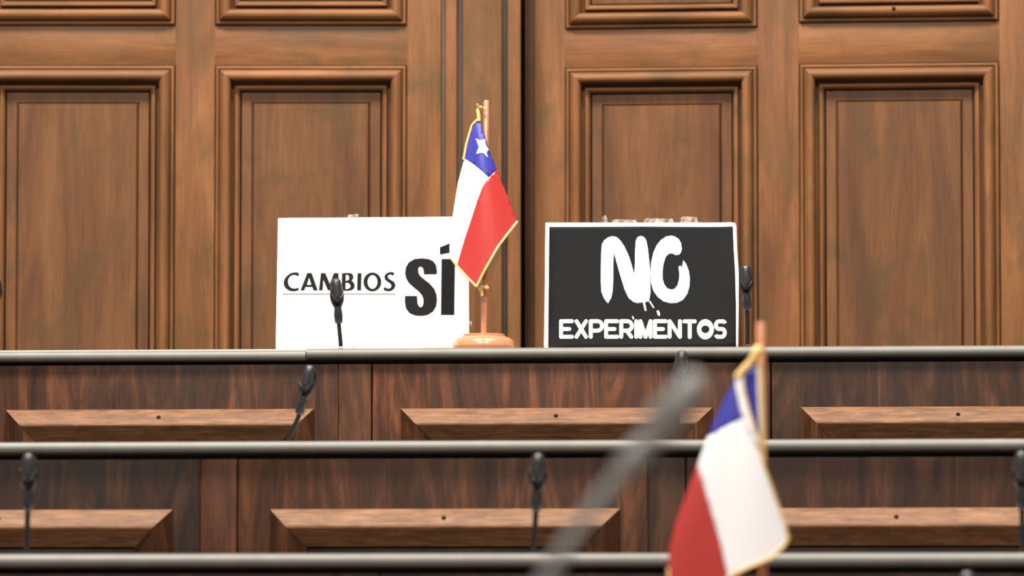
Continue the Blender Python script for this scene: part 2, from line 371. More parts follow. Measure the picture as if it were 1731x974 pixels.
# ------------------------------------------------------------------ tiered desks
UW, FO, FWD, ST = 0.6185, 0.0455, 0.483, 0.052
FRAME_PROF = [(a * mm, b * mm) for a, b in ((0, 0), (0, 3.0), (0.6, 3.8), (20.5, 17.6), (22.5, 18.8), (24.5, 19.2), (26.5, 18.7), (28.5, 17.2), (50, 7.0), (51.5, 6.0), (52, 0))]
def desk_unit(fr, x0, ztop, zf, label, group, bc=None, sc=None, plain_only=False):
    t = thing('bench_desk', label, 'desk', fr, (x0 + UW / 2, 0.03, zf), group)
    zt = ztop - 0.0165; yf = 0.013; zc = zt - 0.0075
    g = 0.0009
    zfr = ztop - 0.0935
    bc = bc or tone(0.75, 1.1)
    box('fascia_board', x0 + g, x0 + UW - ST - g * 0.3, yf, yf + 0.02, zf, zc, M['walnut_z'], t, 0.0012, bc)
    box('end_board', x0 + UW - ST + g * 0.3, x0 + UW - g, yf - 0.0008, yf + 0.02, zf, zc, M['walnut_z'], t, 0.0012, sc or tone(0.9, 1.3))
    box('painted_shade_strip', x0 + g, x0 + UW - g, yf + 0.0206, yf + 0.03, zc - 0.01, zt, M['gap'], t, 0)  # added dark strip, paints the black shade band under the nosing
    for k in (0, 1):
        xs = x0 + 0.004 if k == 0 else x0 + UW - 0.022
        box('side_panel', xs, xs + 0.018, yf + 0.031, 0.44, zf, zt, M['walnut_z'], t, 0.001)
    rect = (x0 + FO, x0 + FO + FWD, zf + 0.09, zfr)
    strips(rect, FRAME_PROF, yf, (M['rail_x'], M['walnut_z']), t, color=(1.1, 1.1, 1.1), back=0.0)
    e = 0.0518
    box('inset_panel', rect[0] + e, rect[1] - e, yf - 0.0022, yf + 0.001, rect[2] + e, rect[3] - e, M['walnut_x'], t, 0.0008, tone(0.40, 0.5))  # tint darkened to paint in shade below the frame moulding
    n = Vector((0, -0.85, 0.52)).normalized()
    disc('screw', Vector((x0 + FO + FWD / 2, yf - 0.0124, zfr - 0.0125)), n, 0.0033, M['screw'], t)
    return t
def worktop(fr, xa, xb, ztop, label, joints=(), drop=()):
    t = thing('worktop', label, 'worktop', fr, ((xa + xb) / 2, 0.2, ztop - 0.0165))
    box('top_board', xa, xb, 0.0085, 0.45, ztop - 0.0163, ztop - 0.0005, M['top'], t, 0.001)
    cuts = [xa] + list(joints) + [xb]
    for i, (a, b) in enumerate(zip(cuts, cuts[1:])):
        dz = drop[i] if i < len(drop) else 0
        pr = []
        for k in range(13):
            an = math.pi * (k / 12) - math.pi / 2
            pr.append((0.0085 - 0.0085 * math.cos(an), -0.0083 + 0.0083 * math.sin(an)))
        a += 0.0007 if i else 0; b -= 0.0007 if i < len(cuts) - 2 else 0
        v = [(x, y, ztop + z + dz) for x in (a, b) for (y, z) in pr]; n = len(pr)
        f = [(i_, i_ + 1, n + i_ + 1, n + i_) for i_ in range(n - 1)] + [tuple(range(n)), tuple(range(2 * n - 1, n - 1, -1)), (0, n, 2 * n - 1, n - 1)]
        o = mesh_obj('edge_nosing', v, f, M['nosing'], t, loc=off(t), smooth=50, color=(1, 1, 1))
        o['label'] = 'rounded grey edge strip'
    return t
def row(r, jx, labels, wlabel, group, joints=(), drop=(), tints=None):
    """jx: pixel of one joint between desk fronts; labels: {index: label} counted from that joint to the right"""
    fr = ROW[r]; xj = fr.hit(jx, 660)[0] if jx is not None else 0.1
    ks = sorted(labels)
    for k in ks:
        tb, ts = (tints or {}).get(k, (None, None))
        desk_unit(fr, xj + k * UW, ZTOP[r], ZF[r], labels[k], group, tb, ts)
    worktop(fr, xj + ks[0] * UW - 0.004, xj + (ks[-1] + 1) * UW + 0.004, ZTOP[r], wlabel, [fr.hit(j, 590)[0] for j in joints], drop)
row(1, 627, {-2: 'desk front at the far left end of the back row, past the picture edge', -1: 'back row walnut desk front below the left half of the white sign',
             0: 'back row walnut desk front between the two signs, under the flag base', 1: 'back row walnut desk front to the right of the blurred flag', 2: 'desk front at the far right end of the back row, past the picture edge'},
    'long back row worktop with grey rounded edge carrying both signs', 'walnut desk fronts in tiers', (517,), (-0.0025, 0),
    {-1: ((1.0, 0.95, 0.9), (1.25, 1.2, 1.1)), 0: ((1.25, 1.15, 1.1), (0.85, 0.8, 0.8)), 1: ((0.66, 0.66, 0.66), (0.8, 0.8, 0.8))})
row(2, 400, {-2: 'desk front at the far left end of the middle row, past the picture edge', -1: 'middle row walnut desk front at left, with near black board and red-brown end board',
             0: 'middle row walnut desk front at centre behind the upright microphone', 1: 'middle row walnut desk front at right, partly behind the blurred flag', 2: 'desk front at the far right end of the middle row, past the picture edge'},
    'long middle row worktop with grey rounded edge, below the signs row', 'walnut desk fronts in tiers', (), (),
    {-1: ((0.45, 0.48, 0.5), (1.2, 1.0, 0.95)), 0: ((0.95, 0.92, 0.88), (0.55, 0.58, 0.6)), 1: ((0.75, 0.7, 0.66), (0.9, 0.9, 0.9))})
row(3, 640, {-2: 'desk front at the far left end of the lowest visible row, past the picture edge', -1: 'lowest visible desk front, left of the central microphone',
             0: 'lowest visible desk front, below the central microphone', 1: 'lowest visible desk front, at bottom right beside the flag'},
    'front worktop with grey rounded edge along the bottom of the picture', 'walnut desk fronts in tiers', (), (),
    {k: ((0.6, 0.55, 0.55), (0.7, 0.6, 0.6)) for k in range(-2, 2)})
row(4, 700, {0: 'desk front under the blurred flag, left, below the picture edge', 1: 'desk front under the blurred flag, right, below the picture edge'},
    'worktop under the blurred flag, below the picture edge', 'walnut desk fronts in tiers')
# speakers' table for the blurred microphone, below the picture edge
ZS = -0.12
st = thing('side_table', 'small dark table under the blurred foreground microphone, below the picture edge', 'table', ROWF, (0, 0.2, ZG))
box('table_top', -0.4, 0.4, 0, 0.45, ZS - 0.025, ZS, M['top'], st, 0.003)
for x in (-0.38, 0.35):
    for y in (0.02, 0.40): box('leg', x, x + 0.03, y, y + 0.03, ZG, ZS - 0.025, M['walnut_z'], st, 0.002)

# ------------------------------------------------------------------ microphones
def head_meshes():
    out = {}
    bm = bmesh.new()
    lathe(bm, [(3.4 * mm, 0), (5.0 * mm, 0.8 * mm), (6.2 * mm, 2.6 * mm), (6.8 * mm, 5 * mm), (6.9 * mm, 14 * mm), (6.5 * mm, 19 * mm), (6.0 * mm, 22.5 * mm),
               (5.8 * mm, 24.5 * mm), (6.2 * mm, 26.5 * mm)], 24)
    out['collar'] = (bm, M['collar'])
    bm = bmesh.new()
    lathe(bm, [(6.0 * mm, 26 * mm), (7.2 * mm, 28 * mm), (9.2 * mm, 32 * mm), (10.6 * mm, 36.5 * mm), (11.2 * mm, 41 * mm), (11.2 * mm, 45 * mm), (10.7 * mm, 50 * mm),
               (9.8 * mm, 56 * mm), (8.6 * mm, 61 * mm), (7.0 * mm, 65 * mm), (4.2 * mm, 67.5 * mm), (0.4 * mm, 68.4 * mm)], 28, Matrix.Translation((0, 1.5 * mm, 0)), 1.0, 0.86)
    out['body'] = (bm, M['black'])
    bm = bmesh.new()
    lathe(bm, [(4.0 * mm, 37 * mm), (6.6 * mm, 39 * mm), (7.9 * mm, 43 * mm), (8.3 * mm, 48 * mm), (8.3 * mm, 60 * mm), (7.9 * mm, 64 * mm), (6.9 * mm, 67.5 * mm), (4.8 * mm, 70 * mm),
               (2.2 * mm, 71 * mm), (0.3 * mm, 71.2 * mm)], 28, Matrix.Translation((-0.4 * mm, -4.2 * mm, 0)), 1.0, 0.9)
    out['grille'] = (bm, M['grille'])
    bm = bmesh.new()                       # U-shaped bezel round the lower end of the grille
    pts = []
    for k in range(15):
        a = math.pi * (k / 14)
        x = -9.3 * math.cos(a); s = math.sin(a)
        pts.append(Vector(((x - 0.4) * mm, (-3.0 - 6.4 * s) * mm, (52 - 13.0 * s ** 0.8) * mm)))
    tube(bm, pts, 0.8 * mm, 8)
    out['bezel'] = (bm, M['black'])
    res = {}
    for k, (bm, mt) in out.items():
        me = bpy.data.meshes.new(k); bmesh.ops.recalc_face_normals(bm, faces=bm.faces[:]); bm.to_mesh(me); bm.free(); me.materials.append(mt); res[k] = me
    return res
HM = head_meshes()
def mic(fr, tip, col, base, ztop, label, y=0.055, group='gooseneck microphones on the desks', spin=0.0, rn=3.3, mats=None):
    tp, cl = fr.P(*tip, y), fr.P(*col, y)
    ax = (tp - cl).normalized(); cl = tp - ax * 0.0712
    bp_ = fr.P(*base, y); bp_.z = ztop
    t = thing('gooseneck_microphone', label, 'microphone', fr, bp_, group)
    o_ = off(t)
    bm = bmesh.new(); lathe(bm, [(12 * mm, 0), (12 * mm, 0.8 * mm), (11 * mm, 1.4 * mm), (5 * mm, 1.8 * mm), (4.2 * mm, 3 * mm), (3.2 * mm, 3.4 * mm)], 24)
    bm_obj('base', bm, M['screw'], parent=t)
    L_ = (cl - bp_).length
    q = ax.to_track_quat('Z', 'Y').to_matrix()
    # head frame: z along the stem, grille side (-y) towards the camera
    zx = ax; yx = (Vector((math.sin(spin), 1, 0)) - zx * Vector((math.sin(spin), 1, 0)).dot(zx)).normalized(); xx = yx.cross(zx)
    mt = Matrix((xx, yx, zx)).transposed().to_4x4(); mt.translation = cl + o_
    bm = bmesh.new(); pts = bez(bp_ + o_ + Vector((0, 0, 0.006)), bp_ + o_ + Vector((0, 0, L_ * 0.35)), cl + o_ - ax * L_ * 0.4, cl + o_ + ax * 0.002, 24)
    tube(bm, pts, rn * mm, 12); bm_obj('gooseneck', bm, M[mats or 'neck'], parent=t)
    for k in ('collar', 'body', 'grille'):
        me = HM[k]
        if mats: me = me.copy(); me.materials.clear(); me.materials.append(M[mats])
        o = link(k, me, None, t, matrix=mt, smooth=40)
        if k == 'body': bo = o
    bz = link('bezel', HM['bezel'], None, bo, smooth=60)
    return t
mic(ROW[1], (-9, 463), (-8, 541), (-8, 592), ZTOP[1], 'black microphone on the back row cut by the left picture edge')
mic(ROW[1], (568, 471), (573, 549), (576, 590), ZTOP[1], 'black gooseneck microphone standing in front of the white sign', spin=-0.25)
mic(ROW[1], (1260.5, 448), (1263, 527), (1263.5, 588), ZTOP[1], 'black gooseneck microphone beside the right edge of the black sign', spin=-0.2)
mic(ROW[2], (528, 618), (504.5, 705), (489, 748), ZTOP[2], 'black microphone leaning right below the white sign, on the middle row', spin=0.3)
mic(ROW[2], (1154, 593), (1149, 680), (1144, 745), ZTOP[2], 'black microphone on the middle row seen behind the blurred foreground microphone')
mic(ROW[3], (50, 766), (47, 866), (45, 940), ZTOP[3], 'black microphone on the front worktop at the left picture edge')
mic(ROW[3], (911, 766), (906, 866), (902, 938), ZTOP[3], 'upright black microphone on the front worktop at bottom centre')
mic(ROW[3], (1727, 762), (1728, 862), (1729, 936), ZTOP[3], 'black microphone on the front worktop cut by the right picture edge')
mic(ROW[4], (1636, 966), (1636, 1060), (1636, 1150), ZTOP[4], 'microphone with only its tip showing at the bottom right picture edge')
mic(ROWF, (1187, 637), (1052, 797), (800, 1200), ZS, 'strongly blurred dark microphone slanting across the foreground', y=0.40, rn=4.1, mats='grey_metal')

# ------------------------------------------------------------------ signs
def sign_frame(y, lean): 
    return Frame(ROW[1].m @ Vector((0, y, ZTOP[1])), -4.6, lean)
def px(fr, pts, ox=0, oy=0, s=1.0): return [fr.hit(ox + a * s, oy + b * s) for a, b in pts]
def smooth_loop(pts, n=3):
    """closed Catmull-Rom through the points"""
    out = []; k = len(pts)
    for i in range(k):
        p0, p1, p2, p3 = (Vector(pts[(i + j - 1) % k]) for j in range(4))
        for j in range(n):
            t = j / n
            out.append(tuple(0.5 * ((2 * p1) + (p2 - p0) * t + (2 * p0 - 5 * p1 + 4 * p2 - p3) * t * t + (3 * p1 - p0 - 3 * p2 + p3) * t ** 3)))
    return out
def ell(cx, cy, rx, ry, n=36): return [(cx + rx * math.cos(2 * math.pi * k / n), cy + ry * math.sin(2 * math.pi * k / n)) for k in range(n)]
def capsule(a, b, r, n=7):
    a, b = Vector(a), Vector(b); d = (b - a).normalized(); an = math.atan2(d.y, d.x); o = []
    for c, s in ((b, -1), (a, 1)):
        for k in range(n + 1):
            t = an + s * math.pi / 2 + (math.pi * k / n) if s == -1 else an + math.pi / 2 + math.pi * k / n
            o.append((c.x + r * math.cos(t), c.y + r * math.sin(t)))
    return o
def ribbon(pts, r):
    """outline of a bent stroke with square ends"""
    pts = [Vector(p) for p in pts]; l, rr = [], []
    for i, p in enumerate(pts):
        t = (pts[min(i + 1, len(pts) - 1)] - pts[max(i - 1, 0)]).normalized(); n = Vector((-t.y, t.x))
        l.append(tuple(p + n * r)); rr.append(tuple(p - n * r))
    return l + rr[::-1]
def holder(t, fr, x0, x1, z1, label=None):
    h = mesh_obj('acrylic_stand', [(x, y, z) for x in (x0, x1) for y in (0.0012, 0.0032) for z in (0.0, z1)],
             [(0, 1, 3, 2), (4, 6, 7, 5), (0, 4, 5, 1), (2, 3, 7, 6), (0, 2, 6, 4), (1, 5, 7, 3)], M['acrylic'], t, loc=off(t), smooth=0)
    h['label'] = 'clear sheet behind the paper'
    box('stand_foot', x0 + 0.02, x1 - 0.02, 0.0034, 0.045, 0.0, 0.004, M['acrylic'], t, 0.001)

# white sign
SF = sign_frame(0.140, -4.0); Z0 = 0.0005
tlx, tlz = SF.hit(470, 369); blx, _ = SF.hit(466, 588); trx, trz = SF.hit(792, 366.5); brx, _ = SF.hit(793.5, 586)
ws = thing('white_sign', 'white paper sign reading CAMBIOS SÍ standing behind a microphone', 'sign', SF, ((blx + brx) / 2, 0, 0), 'protest signs on the back row')
flat0 = lambda x, z: 0.0
sheet([[(blx, Z0), (brx, Z0), (trx, trz), (tlx, tlz)]], flat0, M['paper'], 'paper_sheet', ws, cut=0.03)
holder(ws, SF, blx + 0.004, brx - 0.004, tlz + 0.004)
def letter(fr, t, loops, mat, depth=flat0, h=0.0005, cut=None):
    d = 0.0005 if mat is M['ink'] else -0.0002 if len(loops[0]) > 40 else 0
    loops = [grow(l, d if i == 0 else -d) for i, l in enumerate(loops)]
    o = sheet(loops, lambda x, z: depth(x, z) - h, mat, 'letter', t, cut=cut, thick=0.0002, smooth=0); return o
S1 = 120 / 1461.0
def A(pts, sm=0): 
    q = px(SF, pts, 470, 440, S1); return smooth_loop(q, sm) if sm else q
def B(pts, sm=0):
    q = px(SF, pts, 570, 440, S1); return smooth_loop(q, sm) if sm else q
def D(pts, sm=0):
    q = px(SF, pts, 670, 400, 150 / 974.0); return smooth_loop(q, sm) if sm else q
letter(SF, ws, [A([(428, 266), (380, 256), (320, 257), (250, 280), (180, 335), (135, 400), (121, 455), (130, 520), (165, 575), (220, 614), (290, 633), (340, 634), (400, 620), (424, 608),
                   (415, 566), (370, 588), (310, 588), (255, 565), (215, 515), (197, 450), (205, 390), (240, 330), (290, 300), (340, 297), (385, 305), (416, 328)])], M['ink'])
letter(SF, ws, [A([(608, 266), (688, 266), (812, 620), (735, 620), (708, 545), (562, 545), (535, 620), (468, 620)]), A([(640, 355), (690, 508), (588, 508)])], M['ink'])
letter(SF, ws, [A([(888, 268), (970, 268), (1065, 490), (1155, 268), (1237, 268), (1268, 620), (1190, 620), (1172, 400), (1088, 615), (1032, 615), (935, 400), (912, 620), (848, 620)])], M['ink'])
letter(SF, ws, [B([(105, 270), (180, 268), (250, 267), (300, 283), (326, 320), (325, 370), (290, 425), (335, 460), (357, 520), (345, 572), (300, 610), (230, 624), (98, 620)]),
                B([(172, 300), (215, 293), (245, 318), (255, 365), (240, 408), (210, 424), (171, 426)]), B([(168, 460), (220, 458), (262, 485), (281, 530), (266, 573), (225, 596), (165, 594)])], M['ink'])
letter(SF, ws, [B([(425, 268), (494, 268), (486, 620), (416, 620)])], M['ink'])
letter(SF, ws, [B(ell(725, 447, 178, 188)), B(ell(727, 447, 107, 148))], M['ink'])
letter(SF, ws, [B([(1172, 262), (1130, 251), (1080, 251), (1020, 274), (985, 315), (977, 360), (995, 402), (1040, 437), (1090, 467), (1115, 500), (1120, 540), (1100, 575), (1060, 592),
                   (1020, 585), (975, 553), (956, 602), (1000, 624), (1050, 634), (1110, 624), (1165, 587), (1192, 530), (1186, 480), (1160, 445), (1100, 410), (1055, 380), (1036, 345),
                   (1042, 312), (1070, 291), (1110, 290), (1160, 310)])], M['ink'])
u = letter(SF, ws, [px(SF, [(478, 495.6), (668.8, 495.6), (668.8, 498.4), (478, 498.4)])], M['grey_ink']); u.name = 'underline'
letter(SF, ws, [D([(443, 410), (443, 370), (430, 310), (400, 270), (350, 249), (280, 242), (200, 250), (140, 285), (108, 340), (99, 400), (110, 455), (140, 507), (190, 552), (250, 602), (285, 642),
                   (301, 690), (300, 740), (285, 772), (265, 780), (245, 768), (230, 735), (225, 655), (96, 655), (97, 730), (110, 790), (150, 840), (210, 864), (270, 869), (340, 859), (400, 821),
                   (433, 765), (443, 700), (438, 640), (415, 580), (370, 525), (300, 470), (255, 430), (236, 385), (238, 345), (255, 328), (275, 328), (295, 345), (303, 375), (305, 412)])], M['ink'])
letter(SF, ws, [D([(500, 248), (640, 248), (632, 860), (493, 860)])], M['ink'])
ac = letter(SF, ws, [D([(480, 122), (640, 55), (640, 165), (480, 193)])], M['ink']); ac.name = 'accent_mark'
for (a, b) in ((588, 606),):
    sheet([px(SF, [(a, 377), (a, 363), (b, 362), (b, 377)])], lambda x, z: -0.0007, M['tape'], 'tape_piece', ws, thick=0.0001, smooth=0)
sheet([px(SF, [(786, 543), (797, 543), (798, 552), (786, 552)])], lambda x, z: -0.0007, M['tape'], 'tape_piece', ws, thick=0.0001, smooth=0)

# black sign, its right edge curling
KF = sign_frame(0.110, -4.0)
kx0, kz1 = KF.hit(922, 377); kx1 = KF.hit(1246, 480)[0]; kzr = KF.hit(1244, 376)[1]
bs = thing('black_sign', 'black paper sign with white border reading NO EXPERIMENTOS', 'sign', KF, ((kx0 + kx1) / 2, 0, 0), 'protest signs on the back row')
def curl(x, z):
    d = max(0.0, x - (kx1 - 0.05)) / 0.05
    return -0.010 * d * d * (0.5 + 0.5 * math.sin(min(1, z / 0.19) * math.pi))
def K(pts): return px(KF, pts)
ring = [(919.5, 589), (921, 480), (922, 376.5), (1080, 376.5), (1236, 376.5), (1242, 377.5), (1244.5, 382), (1246, 420), (1249, 460), (1249, 520), (1248, 589)]
inner = [(926.5, 589), (927.5, 480), (928.5, 383.5), (1080, 383), (1239, 383.5), (1240.5, 420), (1243, 460), (1244.5, 520), (1244.5, 589)]
def clampz(l): return [(x, max(z, Z0)) for x, z in l]
sheet([clampz(K(ring))], curl, M['paper'], 'paper_sheet', bs, cut=0.012)
pp = sheet([clampz(K(inner))], lambda x, z: curl(x, z) - 0.0004, M['ink'], 'printed_field', bs, cut=0.012, thick=0.0002)
pp['label'] = 'black printed field inside the white border'
holder(bs, KF, kx0 + 0.006, kx1 - 0.03, kz1 + 0.006)
N_ = [(105, 200), (130, 160), (170, 130), (215, 118), (260, 128), (300, 165), (340, 225), (380, 310), (410, 400), (440, 515), (445, 400), (448, 250), (455, 160), (475, 125), (510, 115),
      (545, 130), (565, 165), (580, 240), (590, 330), (600, 430), (605, 560), (607, 700), (598, 760), (590, 790), (560, 795), (520, 800), (470, 808), (430, 795), (380, 755), (340, 670),
      (300, 540), (260, 400), (230, 285), (225, 400), (225, 560), (218, 680), (205, 750), (170, 810), (150, 790), (125, 755), (100, 690), (95, 600), (95, 450), (98, 300)]
O_ = [(930, 250), (922, 190), (900, 150), (860, 122), (820, 112), (770, 120), (715, 155), (670, 210), (635, 290), (612, 390), (605, 500), (612, 600), (635, 680), (680, 745), (740, 790),
      (810, 808), (880, 805), (940, 775), (985, 715), (1008, 640), (1013, 560), (1003, 480), (975, 405), (945, 365), (935, 410), (928, 445), (915, 420), (893, 435), (903, 500), (900, 560),
      (885, 620), (855, 660), (820, 668), (780, 655), (750, 615), (733, 560), (732, 480), (742, 400), (765, 330), (800, 298), (835, 298), (865, 315), (900, 310), (922, 285)]
SB = 180 / 1096.0
for l in (N_, O_): letter(KF, bs, [px(KF, l, 1000, 380, SB)], M['white_ink'], curl, 0.0008)
for l in ([(525, 788), (548, 790), (566, 885), (549, 888)], [(585, 782), (606, 788), (646, 852), (636, 860)], [(670, 888), (688, 880), (706, 915), (702, 940), (682, 932)], [(416, 945), (430, 942), (438, 972), (426, 976)]):
    o = letter(KF, bs, [px(KF, l, 1000, 380, SB)], M['white_ink'], curl, 0.0008); o.name = 'paint_drip'
T_, B_, r_ = 543.2, 569.6, 3.15
def word(chars):
    for strokes in chars:
        bm = None; loops = []
        for st_ in strokes:
            if st_[0] == 'o': loops.append([ell(*st_[1:5]), ell(*st_[5:9])])
            elif st_[0] == 'r': loops.append([ribbon(st_[1], r_)])
            else: loops.append([capsule(st_[0], st_[1], r_)])
        first = None
        for i, lp in enumerate(loops):
            o = letter(KF, bs, [K(l) for l in lp], M['white_ink'], curl, 0.0008 + 0.00002 * i)
            if first is None: first = o
            else:                                     # join the strokes of one letter into one mesh
                bm = bmesh.new(); bm.from_mesh(first.data); bm.from_mesh(o.data); bm.to_mesh(first.data); bm.free()
                me = o.data; bpy.data.objects.remove(o); bpy.data.meshes.remove(me)
def arc(cx, cy, rx, ry, a0, a1, n=12): return [(cx + rx * math.cos(R(a0 + (a1 - a0) * k / n)), cy + ry * math.sin(R(a0 + (a1 - a0) * k / n))) for k in range(n + 1)]
def E(x0, x1):
    a, b = x0 + r_, x1 - r_; m = (T_ + B_) / 2
    return [((a, T_), (a, B_)), ((a, T_), (b, T_)), ((a, m), (b - 4.5, m)), ((a, B_), (b, B_))]
def Pl(x0, x1, leg=False):
    a, b = x0 + r_, x1 - r_; ry = 8.0; cy = T_ + ry; xr = b - 8.0
    s = [((a, T_), (a, B_)), ((a, T_), (xr, T_)), ((a, T_ + 2 * ry), (xr, T_ + 2 * ry)), ('r', arc(xr, cy, 8.0, ry, -90, 90))]
    if leg: s.append(((xr - 1, T_ + 2 * ry), (b - 1.0, B_)))
    return s
word([E(945.3, 970), [((974.6, T_), (990.6, B_)), ((990.6, T_), (974.6, B_))], Pl(995.6, 1021), E(1021.5, 1046.5), Pl(1047, 1071.4, True), [((1075.6, T_), (1075.6, B_))],
      [((1082.6, T_), (1082.6, B_)), ((1082.6, T_), (1091.3, B_)), ((1091.3, B_), (1099.8, T_)), ((1099.8, T_), (1099.8, B_))], E(1104, 1128.4),
      [((1132, T_), (1132, B_)), ((1132, T_), (1149.4, B_)), ((1149.4, T_), (1149.4, B_))], [((1157, T_ + .3), (1174.6, T_ + .3)), ((1166, T_), (1166, B_ + .5))],
      [('o', 1192.4, 556.9, 14.2, 16.9, 1192.4, 556.9, 7.0, 6.6)],
      [('r', arc(1215.5, 550.2, 5.2, 6.4, 270, 90)), ((1215.5, 543.8), (1222.5, 543.8)), ('r', arc(1221.5, 549.2, 4.4, 5.4, 270, 340)), ((1215.5, 556.6), (1220.5, 556.6)),
       ('r', arc(1220, 563.2, 5.4, 6.6, -90, 90)), ((1220, 569.9), (1213.5, 569.9)), ('r', arc(1214.5, 564.6, 4.4, 5.4, 90, 160))]])
for (a, b, t_) in ((1017, 1028, 364), (1034, 1078, 371), (1088, 1140, 369), (1150, 1181, 366)):
    sheet([K([(a, 380), (a + 1, t_ + 2), (a + 5, t_), (b - 3, t_ + 1), (b, 380)])], lambda x, z: curl(x, z) - 0.0009, M['tape'], 'tape_piece', bs, thick=0.0001, smooth=0)

# ------------------------------------------------------------------ desk flags
def flag_stand(t, fr, cx_bot, cx_top, ytop, zt, yb, r_base=0.0485):
    """turned base and pole; base centre under the pole"""
    o_ = off(t)
    xb, _ = fr.hit(cx_bot, 575, yb); xt, ztop = fr.hit(cx_top, ytop, yb)
    bm = bmesh.new()
    lathe(bm, [(a * mm, b * mm) for a, b in ((40, 0), (46, 1.5), (48.5, 6), (48.3, 10), (46, 15), (42, 18.5), (36, 21), (33.2, 21.6), (33.2, 24.2), (32.2, 25), (12, 25.6), (6, 26.5))], 48, Matrix.Translation((xb, yb, zt)))
    bm_obj('base', bm, M['pole'], parent=t, loc=o_, smooth=30)
    bm = bmesh.new()
    a, b = Vector((xb, yb, zt + 0.02)), Vector((xt, yb, ztop))
    d = (b - a)
    tube(bm, [a, a + d * 0.5, b - d * 0.004, b], [4.7 * mm, 4.6 * mm, 4.5 * mm, 3.6 * mm], 16)
    bm_obj('pole', bm, M['pole'], parent=t, loc=o_, smooth=40)
    return a, b
def cords(t, name, pts, r, mat='gold', flat=1.0):
    bm = bmesh.new(); tube(bm, pts, r, 8, flat); return bm_obj(name, bm, M[mat], parent=t, loc=off(t), smooth=60)

# flag between the signs
GF = Frame(ROW[1].m @ Vector((0, 0.050, 0)), -4.6)
G = lambda pts: px(GF, pts)
bx_, _ = GF.hit(818, 575, 0.022)
fg = thing('desk_flag', 'small blue, white and red flag with a star standing between the two signs', 'flag', GF, (bx_, 0.022, ZTOP[1]), 'desk flags with gold edging')
flag_stand(fg, GF, 818, 822, 170, ZTOP[1], 0.022)
LB = [(807, 203), (797, 213), (788.5, 243), (784, 268), (774, 309), (764, 372), (760, 417), (760, 435), (773, 450), (806, 486)]
RB = [(811, 203), (826, 250), (840, 287), (860, 336), (874, 374), (844, 417), (820, 460), (807, 486)]
lt = [(z, x) for x, z in G(LB)]; rt = [(z, x) for x, z in G(RB)]
ztopf, zbotf = lt[0][0], lt[-1][0]
def drape(fr, apex, cl, half, amp, n, ph, rip):
    """cone-like hang: depth falls off from a centre line, with soft folds fanning from the apex"""
    ax_, az_ = fr.hit(*apex); bx2, bz2 = fr.hit(*cl); h_ = az_ - bz2; hw = half * 0.001
    def f(x, z):
        t_ = min(1.1, max(0.0, (az_ - z) / h_)); xc = ax_ + (bx2 - ax_) * t_
        w_ = 0.012 + hw * t_
        u_ = max(-1.3, min(1.3, (x - xc) / w_))
        return -amp * (0.15 + 1.06 * t_ / (t_ + 0.25)) * (1 - 0.75 * u_ * u_) * 0.5 - rip * 1.2 * t_ / (t_ + 0.25) * math.sin(n * u_ + ph) + amp * 0.1
    return f
bulge = drape(GF, (809, 203), (812, 470), 62, 0.034, 3.6, 0.5, 0.0045)
dep = lambda x, z: bulge(x, z)
c = 0.006
BW = [(785, 268), (799, 277), (813, 288), (827, 301)]; BRr = [(827, 301), (833, 294), (840, 287)]
WR = [(827, 301), (817, 318), (808, 341), (797, 374), (786, 406), (773, 450)]
cl_ = sheet([G([(807, 203), (797, 213), (788.5, 243)] + BW + BRr[1:] + [(826, 250), (811, 203)])], dep, M['flag_blue'], 'blue_canton', fg, cut=c)
sheet([G([(785, 268), (774, 309), (764, 372), (760, 417), (760, 435), (773, 450)] + WR[::-1][1:] + BW[::-1][1:-1])], dep, M['flag_white'], 'white_field', fg, cut=c)
sheet([G([(827, 301)] + WR[1:] + [(806, 486), (820, 460), (844, 417), (874, 374), (860, 336), (840, 287), (833, 294)])], dep, M['flag_red'], 'red_field', fg, cut=c)
sheet([G([(804.2, 234.5), (813, 238.2), (820.2, 235.3), (822, 246), (827.2, 254), (823.4, 258.5), (826, 268.2), (817.5, 259.3), (805.2, 261.8), (810.2, 249.5)])],
      lambda x, z: bulge(x, z) - 0.0007, M['flag_white'], 'star', fg, cut=0.003, thick=0.0002).parent = cl_
bpy.data.objects[cl_.children[0].name].location = (0, 0, 0)
ins = [(808.5, 206), (798, 240), (790, 268), (780, 309), (771, 372), (767, 417), (768, 432), (806, 478), (818, 455), (840, 415), (866, 374), (852, 336), (834, 290), (820, 250)]
sheet([G(ins)], lambda x, z: 0.010 * math.sin(math.pi * min(1, max(0, (x - lerp_at(lt, z)) / max(lerp_at(rt, z) - lerp_at(lt, z), 1e-4)))), M['flag_red'], 'back_fold', fg, cut=0.012)
def edge(fr, pts, dfun, lift=0.0005, n=6):
    q = []
    for a, b in zip(pts, pts[1:]):
        for k in range(n): q.append((a[0] + (b[0] - a[0]) * k / n, a[1] + (b[1] - a[1]) * k / n))
    q.append(pts[-1]); o = []
    for a in q:
        x, z = fr.hit(*a); o.append(Vector((x, dfun(x, z) - lift, z)))
    return o
cords(fg, 'gold_fringe', edge(GF, [(808, 201), (797.5, 212), (788.5, 243), (783.5, 270)], dep), 0.0020)
cords(fg, 'gold_fringe', edge(GF, [(760, 434), (773, 450), (790, 469), (807, 486)], dep), 0.0018)
cords(fg, 'gold_fringe', edge(GF, [(807, 486), (820, 460), (844, 417), (860, 394), (874, 374)], dep), 0.0021)
cords(fg, 'cord', edge(GF, [(809.5, 205), (809, 195), (807.5, 186), (808.5, 180), (815, 181), (821, 183)], lambda x, z: 0.012 * (x > GF.hit(812, 185)[0])), [0.003 if k < 13 else 0.0018 for k in range(31)])
